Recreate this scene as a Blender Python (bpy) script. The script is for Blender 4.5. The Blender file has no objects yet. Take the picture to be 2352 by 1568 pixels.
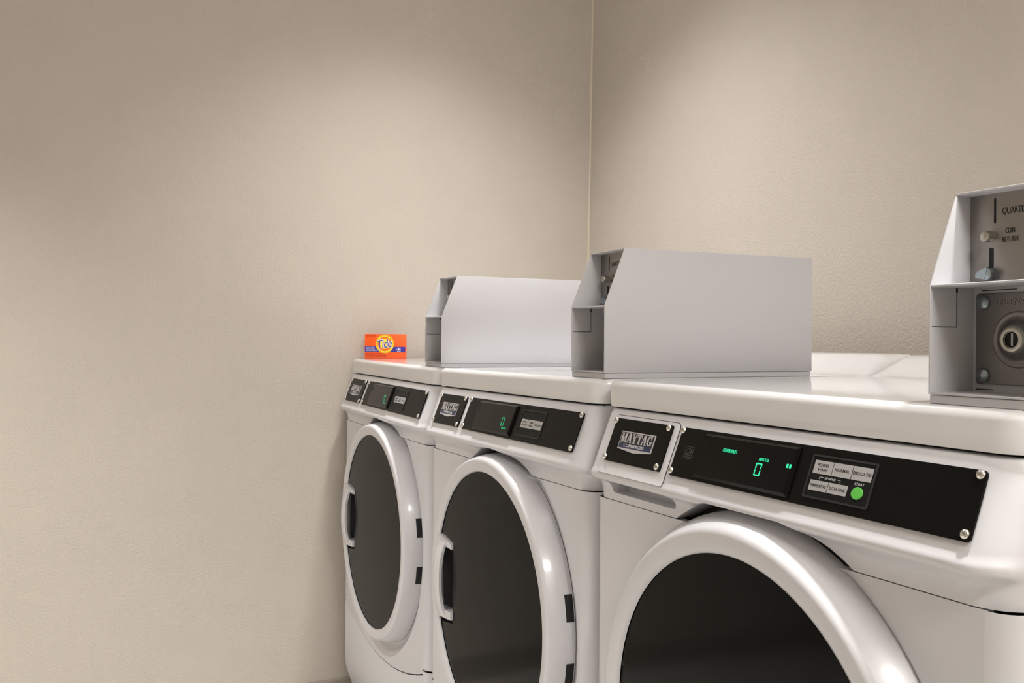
import bpy, bmesh, math
from mathutils import Matrix, Vector

# ------------------------------------------------------------------ scene, camera, light
sc = bpy.context.scene
COL = sc.collection
R = math.radians
FLOOR = 0.93                       # the measuring frame's z = 0 (top screws of the panels) above the floor

YAW, PITCH, ROLL = R(64.849), R(-0.012), R(0.36)
fwd = Vector((-math.sin(YAW) * math.cos(PITCH), math.cos(YAW) * math.cos(PITCH), math.sin(PITCH)))
rt = Vector((math.cos(YAW), math.sin(YAW), 0))
up = rt.cross(fwd)
rt2 = rt * math.cos(ROLL) + up * math.sin(ROLL)
up2 = -rt * math.sin(ROLL) + up * math.cos(ROLL)
cam_d = bpy.data.cameras.new('camera')
cam = bpy.data.objects.new('camera', cam_d)
COL.objects.link(cam)
cm = Matrix((rt2, up2, -fwd)).transposed().to_4x4()
cm.translation = Vector((1.1634, -0.716, 0.1134 + FLOOR))
cam.matrix_world = cm
cam_d.sensor_width = 36.0
cam_d.lens = 36.0 * 2173.26 / 2352.0
cam_d.clip_start = 0.02
sc.camera = cam

world = bpy.data.worlds.new('world')
sc.world = world
world.use_nodes = True
world.node_tree.nodes['Background'].inputs[0].default_value = (0.9, 0.95, 1.0, 1)
world.node_tree.nodes['Background'].inputs[1].default_value = 0.0

sc.view_settings.view_transform = 'Standard'
sc.view_settings.look = 'None'
sc.view_settings.gamma = 1.0
sc.view_settings.exposure = 0.18
sc.view_settings.use_curve_mapping = False
try:
    sc.cycles.use_denoising = True
    sc.cycles.max_bounces = 6
    sc.cycles.diffuse_bounces = 4
    sc.cycles.glossy_bounces = 3
    sc.cycles.transparent_max_bounces = 6
    sc.cycles.sample_clamp_indirect = 4.0
    sc.cycles.use_adaptive_sampling = True
    sc.cycles.adaptive_threshold = 0.10
    sc.cycles.adaptive_min_samples = 16
except Exception:
    pass

CEIL = 2.50
# recessed ceiling lamps: x, y, watts, cone half angle, tint
LAMPS = [(-0.80, 0.15, 104.0, 54, (1.0, 0.985, 0.955)),
         (0.76, 0.16, 120.0, 31, (1.0, 0.985, 0.955)),
         (-0.60, -1.50, 255.0, 50, (1.0, 0.985, 0.955))]
# added fill light, out of view, built as a square ceiling panel: x, y, watts
FILL_PANELS = [(2.20, -0.30, 29.0)]


# ------------------------------------------------------------------ materials
def mat(name, col, rough=0.5, metal=0.0, coat=0.0, emit=None, estr=1.0, spec=None, coat_rough=0.05):
    m = bpy.data.materials.new(name)
    m.use_nodes = True
    b = m.node_tree.nodes['Principled BSDF']
    b.inputs['Base Color'].default_value = (*col, 1)
    b.inputs['Roughness'].default_value = rough
    b.inputs['Metallic'].default_value = metal
    b.inputs['Coat Weight'].default_value = coat
    b.inputs['Coat Roughness'].default_value = coat_rough
    if spec is not None:
        b.inputs['Specular IOR Level'].default_value = spec
    if emit:
        b.inputs['Emission Color'].default_value = (*emit, 1)
        b.inputs['Emission Strength'].default_value = estr
    return m


def nodes_of(m):
    nt = m.node_tree
    return nt, nt.nodes, nt.links, nt.nodes['Principled BSDF']


def noise_bump(m, scale, strength, dist, detail=3.0, rough=0.55, stretch=None):
    nt, N, L, b = nodes_of(m)
    tc = N.new('ShaderNodeTexCoord')
    mp = N.new('ShaderNodeMapping')
    if stretch:
        mp.inputs['Scale'].default_value = stretch
    tx = N.new('ShaderNodeTexNoise')
    tx.inputs['Scale'].default_value = scale
    tx.inputs['Detail'].default_value = detail
    tx.inputs['Roughness'].default_value = rough
    bp = N.new('ShaderNodeBump')
    bp.inputs['Strength'].default_value = strength
    bp.inputs['Distance'].default_value = dist
    L.new(tc.outputs['Object'], mp.inputs['Vector'])
    L.new(mp.outputs['Vector'], tx.inputs['Vector'])
    L.new(tx.outputs['Fac'], bp.inputs['Height'])
    L.new(bp.outputs['Normal'], b.inputs['Normal'])
    return tx


def mottled(m, c1, c2, scale, detail=2.0):
    nt, N, L, b = nodes_of(m)
    tc = N.new('ShaderNodeTexCoord')
    tx = N.new('ShaderNodeTexNoise')
    tx.inputs['Scale'].default_value = scale
    tx.inputs['Detail'].default_value = detail
    rp = N.new('ShaderNodeValToRGB')
    rp.color_ramp.elements[0].position = 0.3
    rp.color_ramp.elements[1].position = 0.7
    rp.color_ramp.elements[0].color = (*c1, 1)
    rp.color_ramp.elements[1].color = (*c2, 1)
    L.new(tc.outputs['Object'], tx.inputs['Vector'])
    L.new(tx.outputs['Fac'], rp.inputs['Fac'])
    L.new(rp.outputs['Color'], b.inputs['Base Color'])


M = {}
M['wall'] = mat('wall paint', (0.575, 0.52, 0.46), 0.62, spec=0.3)
mottled(M['wall'], (0.568, 0.515, 0.456), (0.584, 0.529, 0.468), 7)
noise_bump(M['wall'], 175, 0.55, 0.003, detail=2.5, rough=0.6)
M['ceiling'] = mat('ceiling paint', (0.84, 0.83, 0.80), 0.8)
noise_bump(M['ceiling'], 90, 0.3, 0.003)
M['floor'] = mat('vinyl floor', (0.58, 0.56, 0.53), 0.45)
mottled(M['floor'], (0.54, 0.52, 0.49), (0.62, 0.60, 0.57), 30, 5)
M['base'] = mat('cove base rubber', (0.36, 0.32, 0.28), 0.5)
noise_bump(M['base'], 200, 0.05, 0.001)
M['caulk'] = mat('corner bead paint', (0.66, 0.58, 0.47), 0.6)
noise_bump(M['caulk'], 150, 0.2, 0.002)
M['enamel'] = mat('white enamel', (0.675, 0.670, 0.700), 0.32, coat=0.35, coat_rough=0.12)
noise_bump(M['enamel'], 500, 0.02, 0.0005)
M['lid'] = mat('white porcelain top', (0.78, 0.775, 0.79), 0.28, coat=0.9, coat_rough=0.05)
noise_bump(M['lid'], 8, 0.03, 0.002)
M['plastic'] = mat('white glossy plastic', (0.675, 0.670, 0.700), 0.30, coat=0.30, coat_rough=0.10)
noise_bump(M['plastic'], 300, 0.01, 0.0005)
M['dark'] = mat('dark gap', (0.012, 0.012, 0.012), 0.8)
M['black_shade'] = mat('black parts and door shadow line', (0.012, 0.011, 0.011), 0.6)  # also colours the ring that paints the washer door's contact shadow
M['black'] = mat('black control plate', (0.005, 0.0045, 0.004), 0.33, spec=0.12)
noise_bump(M['black'], 700, 0.06, 0.0004)
M['blackgloss'] = mat('black display lens', (0.003, 0.003, 0.003), 0.10, spec=0.2)
noise_bump(M['blackgloss'], 900, 0.02, 0.0002)
M['keypad'] = mat('charcoal keypad', (0.0085, 0.0085, 0.0088), 0.45, spec=0.15)
M['button'] = mat('grey membrane button', (0.36, 0.35, 0.345), 0.5)
M['greenbtn'] = mat('green start button', (0.10, 0.46, 0.065), 0.45)
M['led'] = mat('green display light', (0.0, 0.05, 0.03), 0.5, emit=(0.03, 0.80, 0.36), estr=1.0)
M['leddim'] = mat('dim green display light', (0.0, 0.05, 0.03), 0.5, emit=(0.02, 0.55, 0.20), estr=0.8)
M['chrome'] = mat('polished screw steel', (0.74, 0.72, 0.68), 0.22, metal=1.0)
M['silver'] = mat('silver badge', (0.58, 0.56, 0.57), 0.4, metal=0.35)
M['blue'] = mat('badge navy blue', (0.018, 0.028, 0.085), 0.4)
M['badgeblack'] = mat('badge black', (0.012, 0.012, 0.016), 0.4)
M['ink'] = mat('black ink', (0.012, 0.012, 0.012), 0.6)
M['whiteink'] = mat('white ink', (0.62, 0.61, 0.60), 0.6)
M['greyink'] = mat('dark grey ink', (0.11, 0.105, 0.10), 0.6)
M['drum'] = mat('dull drum steel', (0.30, 0.28, 0.265), 0.5, metal=0.3)
M['bowl'] = mat('dark door bowl', (0.05, 0.045, 0.042), 0.3)
M['housing'] = mat('pale grey powder coat', (0.575, 0.57, 0.595), 0.42)
noise_bump(M['housing'], 600, 0.05, 0.0005)
M['vault'] = mat('grey vault steel', (0.24, 0.225, 0.22), 0.40, metal=0.75)
noise_bump(M['vault'], 60, 0.06, 0.0006, stretch=(1, 1, 14))
M['brushed'] = mat('brushed steel', (0.33, 0.31, 0.295), 0.34, metal=0.85)
noise_bump(M['brushed'], 70, 0.12, 0.0006, stretch=(1, 1, 16))
M['zinc'] = mat('blue zinc plate', (0.36, 0.42, 0.44), 0.25, metal=1.0)
M['lockm'] = mat('worn lock nickel', (0.55, 0.54, 0.48), 0.28, metal=1.0)
M['orange'] = mat('orange carton', (0.92, 0.115, 0.012), 0.38)
noise_bump(M['orange'], 40, 0.03, 0.001)
M['orange2'] = mat('orange print', (0.90, 0.17, 0.012), 0.4)
M['peach'] = mat('pale orange carton edge', (0.90, 0.26, 0.13), 0.4)
M['yellow'] = mat('yellow print', (0.80, 0.52, 0.015), 0.4)
M['yellow2'] = mat('light yellow print', (0.95, 0.72, 0.06), 0.4)
M['indigo'] = mat('indigo print', (0.045, 0.035, 0.33), 0.4)
M['wprint'] = mat('white print', (0.85, 0.85, 0.88), 0.4)
M['redink'] = mat('dark red print', (0.50, 0.03, 0.012), 0.45)
M['lamp'] = mat('lamp lens', (1, 1, 1), 0.4, emit=(1, 0.93, 0.82), estr=9.0)
for _m in ('led', 'leddim', 'lamp'):
    M[_m].cycles.emission_sampling = 'NONE'
M['trim'] = mat('white lamp trim', (0.8, 0.8, 0.78), 0.4)
M['footrub'] = mat('grey rubber foot', (0.08, 0.08, 0.08), 0.7)

# smoked glass of the dryer and washer doors
g = bpy.data.materials.new('smoked door glass')
g.use_nodes = True
nt = g.node_tree
for n in list(nt.nodes):
    nt.nodes.remove(n)
out = nt.nodes.new('ShaderNodeOutputMaterial')
tr = nt.nodes.new('ShaderNodeBsdfTransparent')
tr.inputs[0].default_value = (0.16, 0.15, 0.14, 1)
pb = nt.nodes.new('ShaderNodeBsdfPrincipled')
pb.inputs['Base Color'].default_value = (0.003, 0.0035, 0.003, 1)
pb.inputs['Roughness'].default_value = 0.10
pb.inputs['Specular IOR Level'].default_value = 0.14
mx = nt.nodes.new('ShaderNodeMixShader')
mx.inputs[0].default_value = 0.80
nt.links.new(tr.outputs[0], mx.inputs[1])
nt.links.new(pb.outputs[0], mx.inputs[2])
nt.links.new(mx.outputs[0], out.inputs[0])
M['glass'] = g


# ------------------------------------------------------------------ mesh helpers
def link(name, me, material, parent=None):
    o = bpy.data.objects.new(name, me)
    COL.objects.link(o)
    if material is not None and len(me.materials) == 0:
        me.materials.append(material)
    if parent is not None:
        o.parent = parent
    return o


def smooth(me, angle=35):
    me.polygons.foreach_set('use_smooth', [True] * len(me.polygons))
    me.set_sharp_from_angle(angle=R(angle))


def meshdata(name, verts, faces, sm=None, origin=(0, 0, 0), fix=True):
    ox, oy, oz = origin
    me = bpy.data.meshes.new(name)
    me.from_pydata([(v[0] - ox, v[1] - oy, v[2] - oz) for v in verts], [], faces)
    me.validate()
    if fix:
        bm = bmesh.new()
        bm.from_mesh(me)
        bmesh.ops.remove_doubles(bm, verts=bm.verts, dist=1e-6)
        bmesh.ops.recalc_face_normals(bm, faces=bm.faces)
        bm.to_mesh(me)
        bm.free()
    if sm:
        smooth(me, sm)
    me.update()
    return me


class Geo:
    """Collects verts and faces of one mesh."""
    def __init__(self):
        self.v = []
        self.f = []

    def add(self, verts, faces):
        n = len(self.v)
        self.v += [tuple(q) for q in verts]
        self.f += [tuple(i + n for i in fc) for fc in faces]
        return self

    def box(self, x0, x1, y0, y1, z0, z1):
        return self.add([(x0, y0, z0), (x1, y0, z0), (x1, y1, z0), (x0, y1, z0),
                         (x0, y0, z1), (x1, y0, z1), (x1, y1, z1), (x0, y1, z1)],
                        [(0, 3, 2, 1), (4, 5, 6, 7), (0, 1, 5, 4), (1, 2, 6, 5), (2, 3, 7, 6), (3, 0, 4, 7)])

    def prism(self, poly, a, b, fn):
        """poly: 2D outline; fn(p, q, t) -> 3D for t = a and b."""
        n = len(poly)
        vs = [fn(p, q, a) for p, q in poly] + [fn(p, q, b) for p, q in poly]
        fs = [tuple(range(n - 1, -1, -1)), tuple(range(n, 2 * n))]
        fs += [(i, (i + 1) % n, n + (i + 1) % n, n + i) for i in range(n)]
        return self.add(vs, fs)

    def loft(self, rings, closed=True, cap0=False, cap1=False):
        n = len(rings[0])
        base = len(self.v)
        for r_ in rings:
            self.v += [tuple(q) for q in r_]
        for k in range(len(rings) - 1):
            for i in range(n if closed else n - 1):
                j = (i + 1) % n
                self.f.append((base + k * n + i, base + k * n + j, base + (k + 1) * n + j, base + (k + 1) * n + i))
        if cap0:
            self.f.append(tuple(base + i for i in range(n - 1, -1, -1)))
        if cap1:
            self.f.append(tuple(base + (len(rings) - 1) * n + i for i in range(n)))
        return self

    def lathe(self, prof, c, axis_fn, seg=48, cap0=False, cap1=False):
        rings = []
        for r_, h in prof:
            rings.append([axis_fn(c, r_ * math.cos(2 * math.pi * i / seg), r_ * math.sin(2 * math.pi * i / seg), h) for i in range(seg)])
        return self.loft(rings, True, cap0, cap1)

    def make(self, name, material, parent=None, sm=None, origin=(0, 0, 0), bevel=None, seg=2):
        me = meshdata(name, self.v, self.f, None, origin)
        if bevel:
            bm = bmesh.new()
            bm.from_mesh(me)
            es = [e for e in bm.edges if len(e.link_faces) == 2 and e.calc_face_angle(0) > R(25)]
            bmesh.ops.bevel(bm, geom=es, offset=bevel, segments=seg, profile=0.5, affect='EDGES', clamp_overlap=True)
            bm.to_mesh(me)
            bm.free()
            smooth(me, 40)
        elif sm:
            smooth(me, sm)
        return link(name, me, material, parent)


def tag(o, label, cat, group=None):
    o['label'] = label
    o['category'] = cat
    if group:
        o['group'] = group
    return o


def struct(name, geo, material, sm=None, label=None):
    o = geo.make(name, material, None, sm)
    o['kind'] = 'structure'
    if label:
        o['label'] = label
    return o


def rrect(x0, x1, y0, y1, r, n=5):
    pts = []
    for cx, cy, a0 in ((x1 - r, y1 - r, 0), (x0 + r, y1 - r, 90), (x0 + r, y0 + r, 180), (x1 - r, y0 + r, 270)):
        for i in range(n + 1):
            a = R(a0 + 90 * i / n)
            pts.append((cx + r * math.cos(a), cy + r * math.sin(a)))
    return pts


def yaxis(c, a, b, h):          # lathe around the y axis: a -> x, b -> z
    return (c[0] + a, c[1] + h, c[2] + b)


def text_data(body, size, shear=0.0, offset=0.0, extrude=0.00005, align='LEFT', squeeze=1.0, spacing=1.0):
    cu = bpy.data.curves.new('lettering', 'FONT')
    cu.body = body
    cu.size = size
    cu.shear = shear
    cu.offset = offset
    cu.extrude = extrude
    cu.align_x = align
    cu.space_character = spacing
    cu.resolution_u = 3 if len(body) > 5 else 6
    o = bpy.data.objects.new('lettering_tmp', cu)
    COL.objects.link(o)
    dg = bpy.context.evaluated_depsgraph_get()
    me = bpy.data.meshes.new_from_object(o.evaluated_get(dg))
    bpy.data.objects.remove(o)
    bpy.data.curves.remove(cu)
    me.materials.clear()
    if squeeze != 1.0:
        for v in me.vertices:
            v.co.x *= squeeze
    return me


def place_text(name, body, w, h, pos, ex, ey, en, material, parent, origin=(0, 0, 0), center=True, **kw):
    """Lettering fitted into w x h (capital height) at pos with axes ex, ey, normal en."""
    me = text_data(body, 1.0, **kw)
    xs = [v.co.x for v in me.vertices]
    ys = [v.co.y for v in me.vertices]
    x0, x1, y0, y1 = min(xs), max(xs), min(ys), max(ys)
    sx = w / (x1 - x0)
    sy = h / (y1 - y0)
    cx = (x0 + x1) / 2 if center else x0
    cy = (y0 + y1) / 2 if center else y0
    ex, ey, en, pos = Vector(ex), Vector(ey), Vector(en), Vector(pos) - Vector(origin)
    for v in me.vertices:
        v.co = pos + ex * ((v.co.x - cx) * sx) + ey * ((v.co.y - cy) * sy) + en * (v.co.z * 1.0)
    me.update()
    me.name = name
    return link(name, me, material, parent)


def copy_tree(o, parent=None):
    c = o.copy()
    COL.objects.link(c)
    c.parent = parent
    for ch in list(o.children):
        copy_tree(ch, c)
    return c


# ------------------------------------------------------------------ the room
XL, XR, YF, YB = -1.48, 2.75, -2.45, 0.80
def yback(z):                      # the back wall is not quite plumb
    return YB + 0.0141 * (z - FLOOR - 0.79)


T = 0.10
struct('floor', Geo().box(XL - T, XR + T, YF - T, YB + T, -0.1, 0.0), M['floor'])
struct('ceiling', Geo().box(XL - T, XR + T, YF - T, YB + 2 * T, CEIL, CEIL + 0.1), M['ceiling'])
struct('wall_left', Geo().box(XL - T, XL, YF - T, YB + T, 0, CEIL), M['wall'])
struct('wall_right', Geo().box(XR, XR + T, YF - T, YB + T, 0, CEIL), M['wall'])
struct('wall_front', Geo().box(XL, XR, YF - T, YF, 0, CEIL), M['wall'])
gb = Geo()
gb.prism([(yback(0), 0), (YB + 2 * T, 0), (YB + 2 * T, CEIL), (yback(CEIL), CEIL)], XL, XR, lambda y, z, x: (x, y, z))
struct('wall_back', gb, M['wall'])
# bead of paint in the corner
gc = Geo()
for z0 in (0.0,):
    rings = []
    for z in (0.0, CEIL):
        y = yback(z)
        rings.append([(XL, y, z), (XL, y - 0.004, z), (XL + 0.0013, y - 0.0013, z), (XL + 0.004, y, z)])
    gc.loft(rings, True, True, True)
struct('trim_1', gc, M['caulk'])
# cove base
BH = 0.083
for nm, pts in (('baseboard_left', [(XL, YF), (XL, yback(0))]), ('baseboard_back', [(XL + 0.006, yback(0)), (XR, yback(0))])):
    prof = [(0, 0), (0.016, 0), (0.010, 0.006), (0.006, 0.018), (0.0055, BH - 0.004), (0.003, BH), (0, BH)]
    gg = Geo()
    if nm == 'baseboard_left':
        gg.loft([[(XL + a, y, z) for a, z in prof] for y in (YF, yback(0))], True, True, True)
    else:
        gg.loft([[(x, yback(z) - a, z) for a, z in prof] for x in (XL + 0.006, XR)], True, True, True)
    struct(nm, gg, M['base'], 30)

# recessed ceiling lamps
LAMP_WORDS = ['over the two dryers', 'over the washer', 'over the middle of the aisle', 'over the aisle in front of the far dryer']
for k, (lx, ly, watts, half, tint) in enumerate(LAMPS):
    root = bpy.data.objects.new('ceiling_lamp', None)
    COL.objects.link(root)
    root.location = (lx, ly, CEIL)
    tag(root, 'round recessed ceiling lamp ' + LAMP_WORDS[k], 'lamp', 'recessed ceiling lamps')
    Geo().lathe([(0.068, -0.004), (0.088, -0.006), (0.094, -0.003), (0.094, 0.0), (0.068, 0.0)], (0, 0, 0),
                lambda c, a, b, h: (a, b, h), 40).make('trim_ring', M['trim'], root, 40)
    Geo().lathe([(0.0005, -0.003), (0.067, -0.003), (0.067, -0.0005), (0.0005, -0.0005)], (0, 0, 0), lambda c, a, b, h: (a, b, h), 40).make('lamp_lens', M['lamp'], root, 40)
    ld = bpy.data.lights.new('lamp_light', 'SPOT')
    ld.energy = watts
    ld.color = tint
    ld.spot_size = R(2 * half)
    ld.spot_blend = 1.0
    ld.shadow_soft_size = 0.055 if k == 1 else 0.10
    lo = bpy.data.objects.new('lamp_light', ld)
    COL.objects.link(lo)
    lo.parent = root
    lo.location = (0, 0, -0.02)
    if k == 0:                     # narrow spot added to brighten the lids and door rings
        l2 = ld.copy()
        l2.energy = 50.0
        l2.spot_size = R(60)
        o2 = bpy.data.objects.new('added_core_light', l2)
        COL.objects.link(o2)
        o2.parent = root
        o2.location = (0, 0, -0.02)
for k, (lx, ly, watts) in enumerate(FILL_PANELS):
    root = bpy.data.objects.new('added_fill_panel', None)
    COL.objects.link(root)
    root.location = (lx, ly, CEIL)
    tag(root, 'added square fill light on the ceiling beyond the washer, out of view', 'lamp')
    gf = Geo()
    gf.box(-0.31, 0.31, -0.31, -0.295, -0.012, -0.0005)
    gf.box(-0.31, 0.31, 0.295, 0.31, -0.012, -0.0005)
    gf.box(-0.31, -0.295, -0.295, 0.295, -0.012, -0.0005)
    gf.box(0.295, 0.31, -0.295, 0.295, -0.012, -0.0005)
    gf.make('frame', M['trim'], root)
    Geo().box(-0.294, 0.294, -0.294, 0.294, -0.006, -0.001).make('diffuser', M['lamp'], root)
    ld = bpy.data.lights.new('fill_light', 'AREA')
    ld.energy = watts
    ld.color = (1.0, 0.985, 0.955)
    ld.shape = 'SQUARE'
    ld.size = 0.58
    lo = bpy.data.objects.new('fill_light', ld)
    COL.objects.link(lo)
    lo.parent = root
    lo.location = (0, 0, -0.014)

# ------------------------------------------------------------------ machine frame
X0, X1 = -0.055, 0.632             # sides of one machine in the measuring frame
XC = (X0 + X1) / 2
YBK = 0.69
ORI = (XC, 0.34, -FLOOR)           # a machine's own origin: centre of its base

# machine k: shift in x, lift, tilt about the front-to-back axis (the feet are not level)
PLACE = {0: (0.0, 0.0, 0.0), 1: (-0.70, -0.0008, R(0.159)), 2: (-1.392, 0.0012, R(-0.55))}


def frame_matrix(k, origin):
    dx, dz, t = PLACE[k]
    piv = Vector((0.30, 0, 0))
    m = Matrix.Translation((dx, 0, dz + FLOOR)) @ Matrix.Translation(piv) @ Matrix.Rotation(-t, 4, 'Y') @ Matrix.Translation(-piv)
    return m @ Matrix.Translation(origin)


# slope of the control fascia: u along x, v down the slope, n out of it
SV = Vector((0, -0.0194, -0.0498)).normalized()
SN = Vector((0, -0.0498, 0.0194)).normalized()


def S(u, v, n=0.0):
    q = Vector((u, 0, 0)) + SV * v + SN * n
    return (q.x, q.y, q.z)


def splate(name, poly, n0, n1, material, parent, bevel=None):
    gg = Geo().prism(poly, n0, n1, lambda u, v, n: S(u, v, n))
    return gg.make(name, material, parent, None, ORI, bevel, 1)


def sline(gg, u0, v0, u1, v1, w, n0, n1):
    d = Vector((u1 - u0, v1 - v0))
    d.normalize()
    px, py = -d.y * w / 2, d.x * w / 2
    gg.prism([(u0 + px, v0 + py), (u1 + px, v1 + py), (u1 - px, v1 - py), (u0 - px, v0 - py)], n0, n1, lambda u, v, n: S(u, v, n))


def stext(name, body, u, v, w, h, material, parent, n=0.0005, **kw):
    return place_text(name, body, w, h, S(u, v, n), (1, 0, 0), -SV, SN, material, parent, ORI, **kw)


# serif capitals drawn by hand for the badge
def serif_word(word, u0, u1, vt, vb, n0, n1):
    def st(xa, ya, xb, yb, w):
        return [(xa - w / 2, ya), (xa + w / 2, ya), (xb + w / 2, yb), (xb - w / 2, yb)]

    def rc(a, b, c, d):
        return [(a, b), (c, b), (c, d), (a, d)]
    L = {}
    L['M'] = (0.96, [st(.13, 0, .13, 1, .09), st(.78, 0, .78, 1, .19), st(.15, 1, .42, .06, .2), st(.42, .06, .72, 1, .08),
                     rc(0, 0, .28, .09), rc(.62, 0, .95, .09), rc(0, .91, .24, 1), rc(.66, .91, .95, 1)])
    L['A'] = (0.84, [st(.1, 0, .37, 1, .1), st(.67, 0, .41, 1, .2), rc(.2, .28, .58, .38), rc(-.02, 0, .25, .09), rc(.5, 0, .84, .09)])
    L['Y'] = (0.80, [st(.13, 1, .39, .42, .2), st(.68, 1, .42, .42, .1), rc(.30, 0, .50, .48), rc(.2, 0, .6, .09), rc(-.02, .91, .3, 1), rc(.54, .91, .82, 1)])
    L['T'] = (0.76, [rc(.28, 0, .48, 1), rc(0, .89, .76, 1), rc(0, .7, .08, 1), rc(.68, .7, .76, 1), rc(.17, 0, .59, .09)])
    g_ = []
    for i in range(14):
        a0, a1 = R(42 + i * 276 / 14), R(42 + (i + 1) * 276 / 14)
        g_.append([(.40 + .40 * math.cos(a0), .5 + .5 * math.sin(a0)), (.40 + .40 * math.cos(a1), .5 + .5 * math.sin(a1)),
                   (.42 + .2 * math.cos(a1), .5 + .4 * math.sin(a1)), (.42 + .2 * math.cos(a0), .5 + .4 * math.sin(a0))])
    L['G'] = (0.84, g_ + [rc(.56, .05, .75, .42), rc(.46, .36, .86, .45), rc(.62, .68, .70, 1)])
    tot = sum(L[c][0] for c in word) + 0.03 * (len(word) - 1)
    sx = (u1 - u0) / tot
    gg = Geo()
    x = 0
    for c in word:
        w, polys = L[c]
        for pg in polys:
            gg.prism([(u0 + (x + px) * sx, vb + (vt - vb) * py) for px, py in pg], n0, n1, lambda u, v, n: S(u, v, n))
        x += w + 0.03
    return gg


def screw(parent, u, v, r=0.0047):
    gg = Geo()

    def ax(c, a, b, h):
        return S(u + a, v + b, h)
    gg.lathe([(r, 0.0), (r, 0.0008), (r * 0.93, 0.0020), (r * 0.72, 0.0031), (r * 0.46, 0.0036), (r * 0.42, 0.0036), (r * 0.40, 0.0018), (0.0002, 0.0018)], (0, 0, 0), ax, 20)
    gg.lathe([(r * 0.42, 0.0016), (0.0002, 0.0016)], (0, 0, 0), ax, 6)
    gg.make('screw', M['chrome'], parent, 50, ORI)


# ------------------------------------------------------------------ fascia
PROF = [(0.060, 0.0165), (0.0095, 0.0165), (0.0070, 0.0150)]
zz = 0.010
while zz > -0.0625:
    PROF.append((0.3896 * zz, zz))
    zz -= 0.012
PROF += [(-0.0247, -0.0640), (-0.0266, -0.0675), (-0.0281, -0.0700), (-0.0293, -0.0718), (-0.0300, -0.0738), (-0.0302, -0.0758), (-0.0298, -0.0778),
         (-0.0288, -0.0796), (-0.0272, -0.0812), (-0.0250, -0.0826), (-0.0222, -0.0839), (-0.0194, -0.0852), (-0.0168, -0.0867), (-0.0149, -0.0882), (-0.0135, -0.0898),
         (-0.0124, -0.0914), (-0.0115, -0.0930), (-0.0109, -0.0946), (-0.0104, -0.0962), (-0.0100, -0.0978), (-0.0097, -0.0994), (-0.0094, -0.1010), (-0.0091, -0.1030), (-0.0088, -0.1060), (-0.0086, -0.1120), (0.02, -0.1122), (0.06, -0.1122)]


def fascia(parent, dc, rarch, scoop):
    """dc: door centre (x, z); the lower edge is cut to an arch around the door."""
    rc = 0.040
    xs = []
    x = X0 + rc
    while x < X1 - rc - 1e-6:
        xs.append(x)
        x += 0.0016 if (scoop and x < 0.18) else 0.004
    xs.append(X1 - rc)
    rings = []
    for (y, z) in PROF:
        ring = [(X0, max(0.10, y), z)]
        back = max(y, -0.031)
        for i in range(7):
            a = R(180 + 90 * i / 6)
            ring.append((X0 + rc + rc * math.cos(a), min(y + rc + rc * math.sin(a), 0.10), z))
        for x in xs[1:-1]:
            ring.append((x, y, z))
        for i in range(7):
            a = R(270 + 90 * i / 6)
            ring.append((X1 - rc + rc * math.cos(a), min(y + rc + rc * math.sin(a), 0.10), z))
        ring.append((X1, max(0.10, y), z))
        rings.append(ring)
    def sdf(x, z):                 # rounded outline of the finger scoop below the drawer
        cx, cz, hx, hz = 0.0800, -0.0918, 0.0780, 0.0092
        r_ = 0.0090 if x > cx else 0.0070
        if z > cz and x < cx:
            r_ = 0.003
        qx, qz = abs(x - cx) - hx + r_, abs(z - cz) - hz + r_
        return math.hypot(max(qx, 0), max(qz, 0)) + min(max(qx, qz), 0) - r_
    for ring in rings:
        for i, (x, y, z) in enumerate(ring):
            if abs(x - dc[0]) < rarch and z < -0.0765 and y < 0.07:
                zb = min(dc[1] + math.sqrt(rarch ** 2 - (x - dc[0]) ** 2), -0.0775)
                if z < zb:
                    ring[i] = (x, y, zb)
            if scoop and y < 0.015 and z < -0.080:
                d = sdf(x, z)
                if abs(d) < 0.0008:
                    h_ = 1e-5
                    gx, gz = (sdf(x + h_, z) - d) / h_, (sdf(x, z + h_) - d) / h_
                    ring[i] = (x - gx * d, y, z - gz * d)
                elif d < 0:
                    ring[i] = (x, 0.012 + 0.004 * min(1, -d / 0.006), z)
    gg = Geo().loft(rings, False)
    return gg.make('control_fascia', M['plastic'], parent, 38, ORI)


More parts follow.
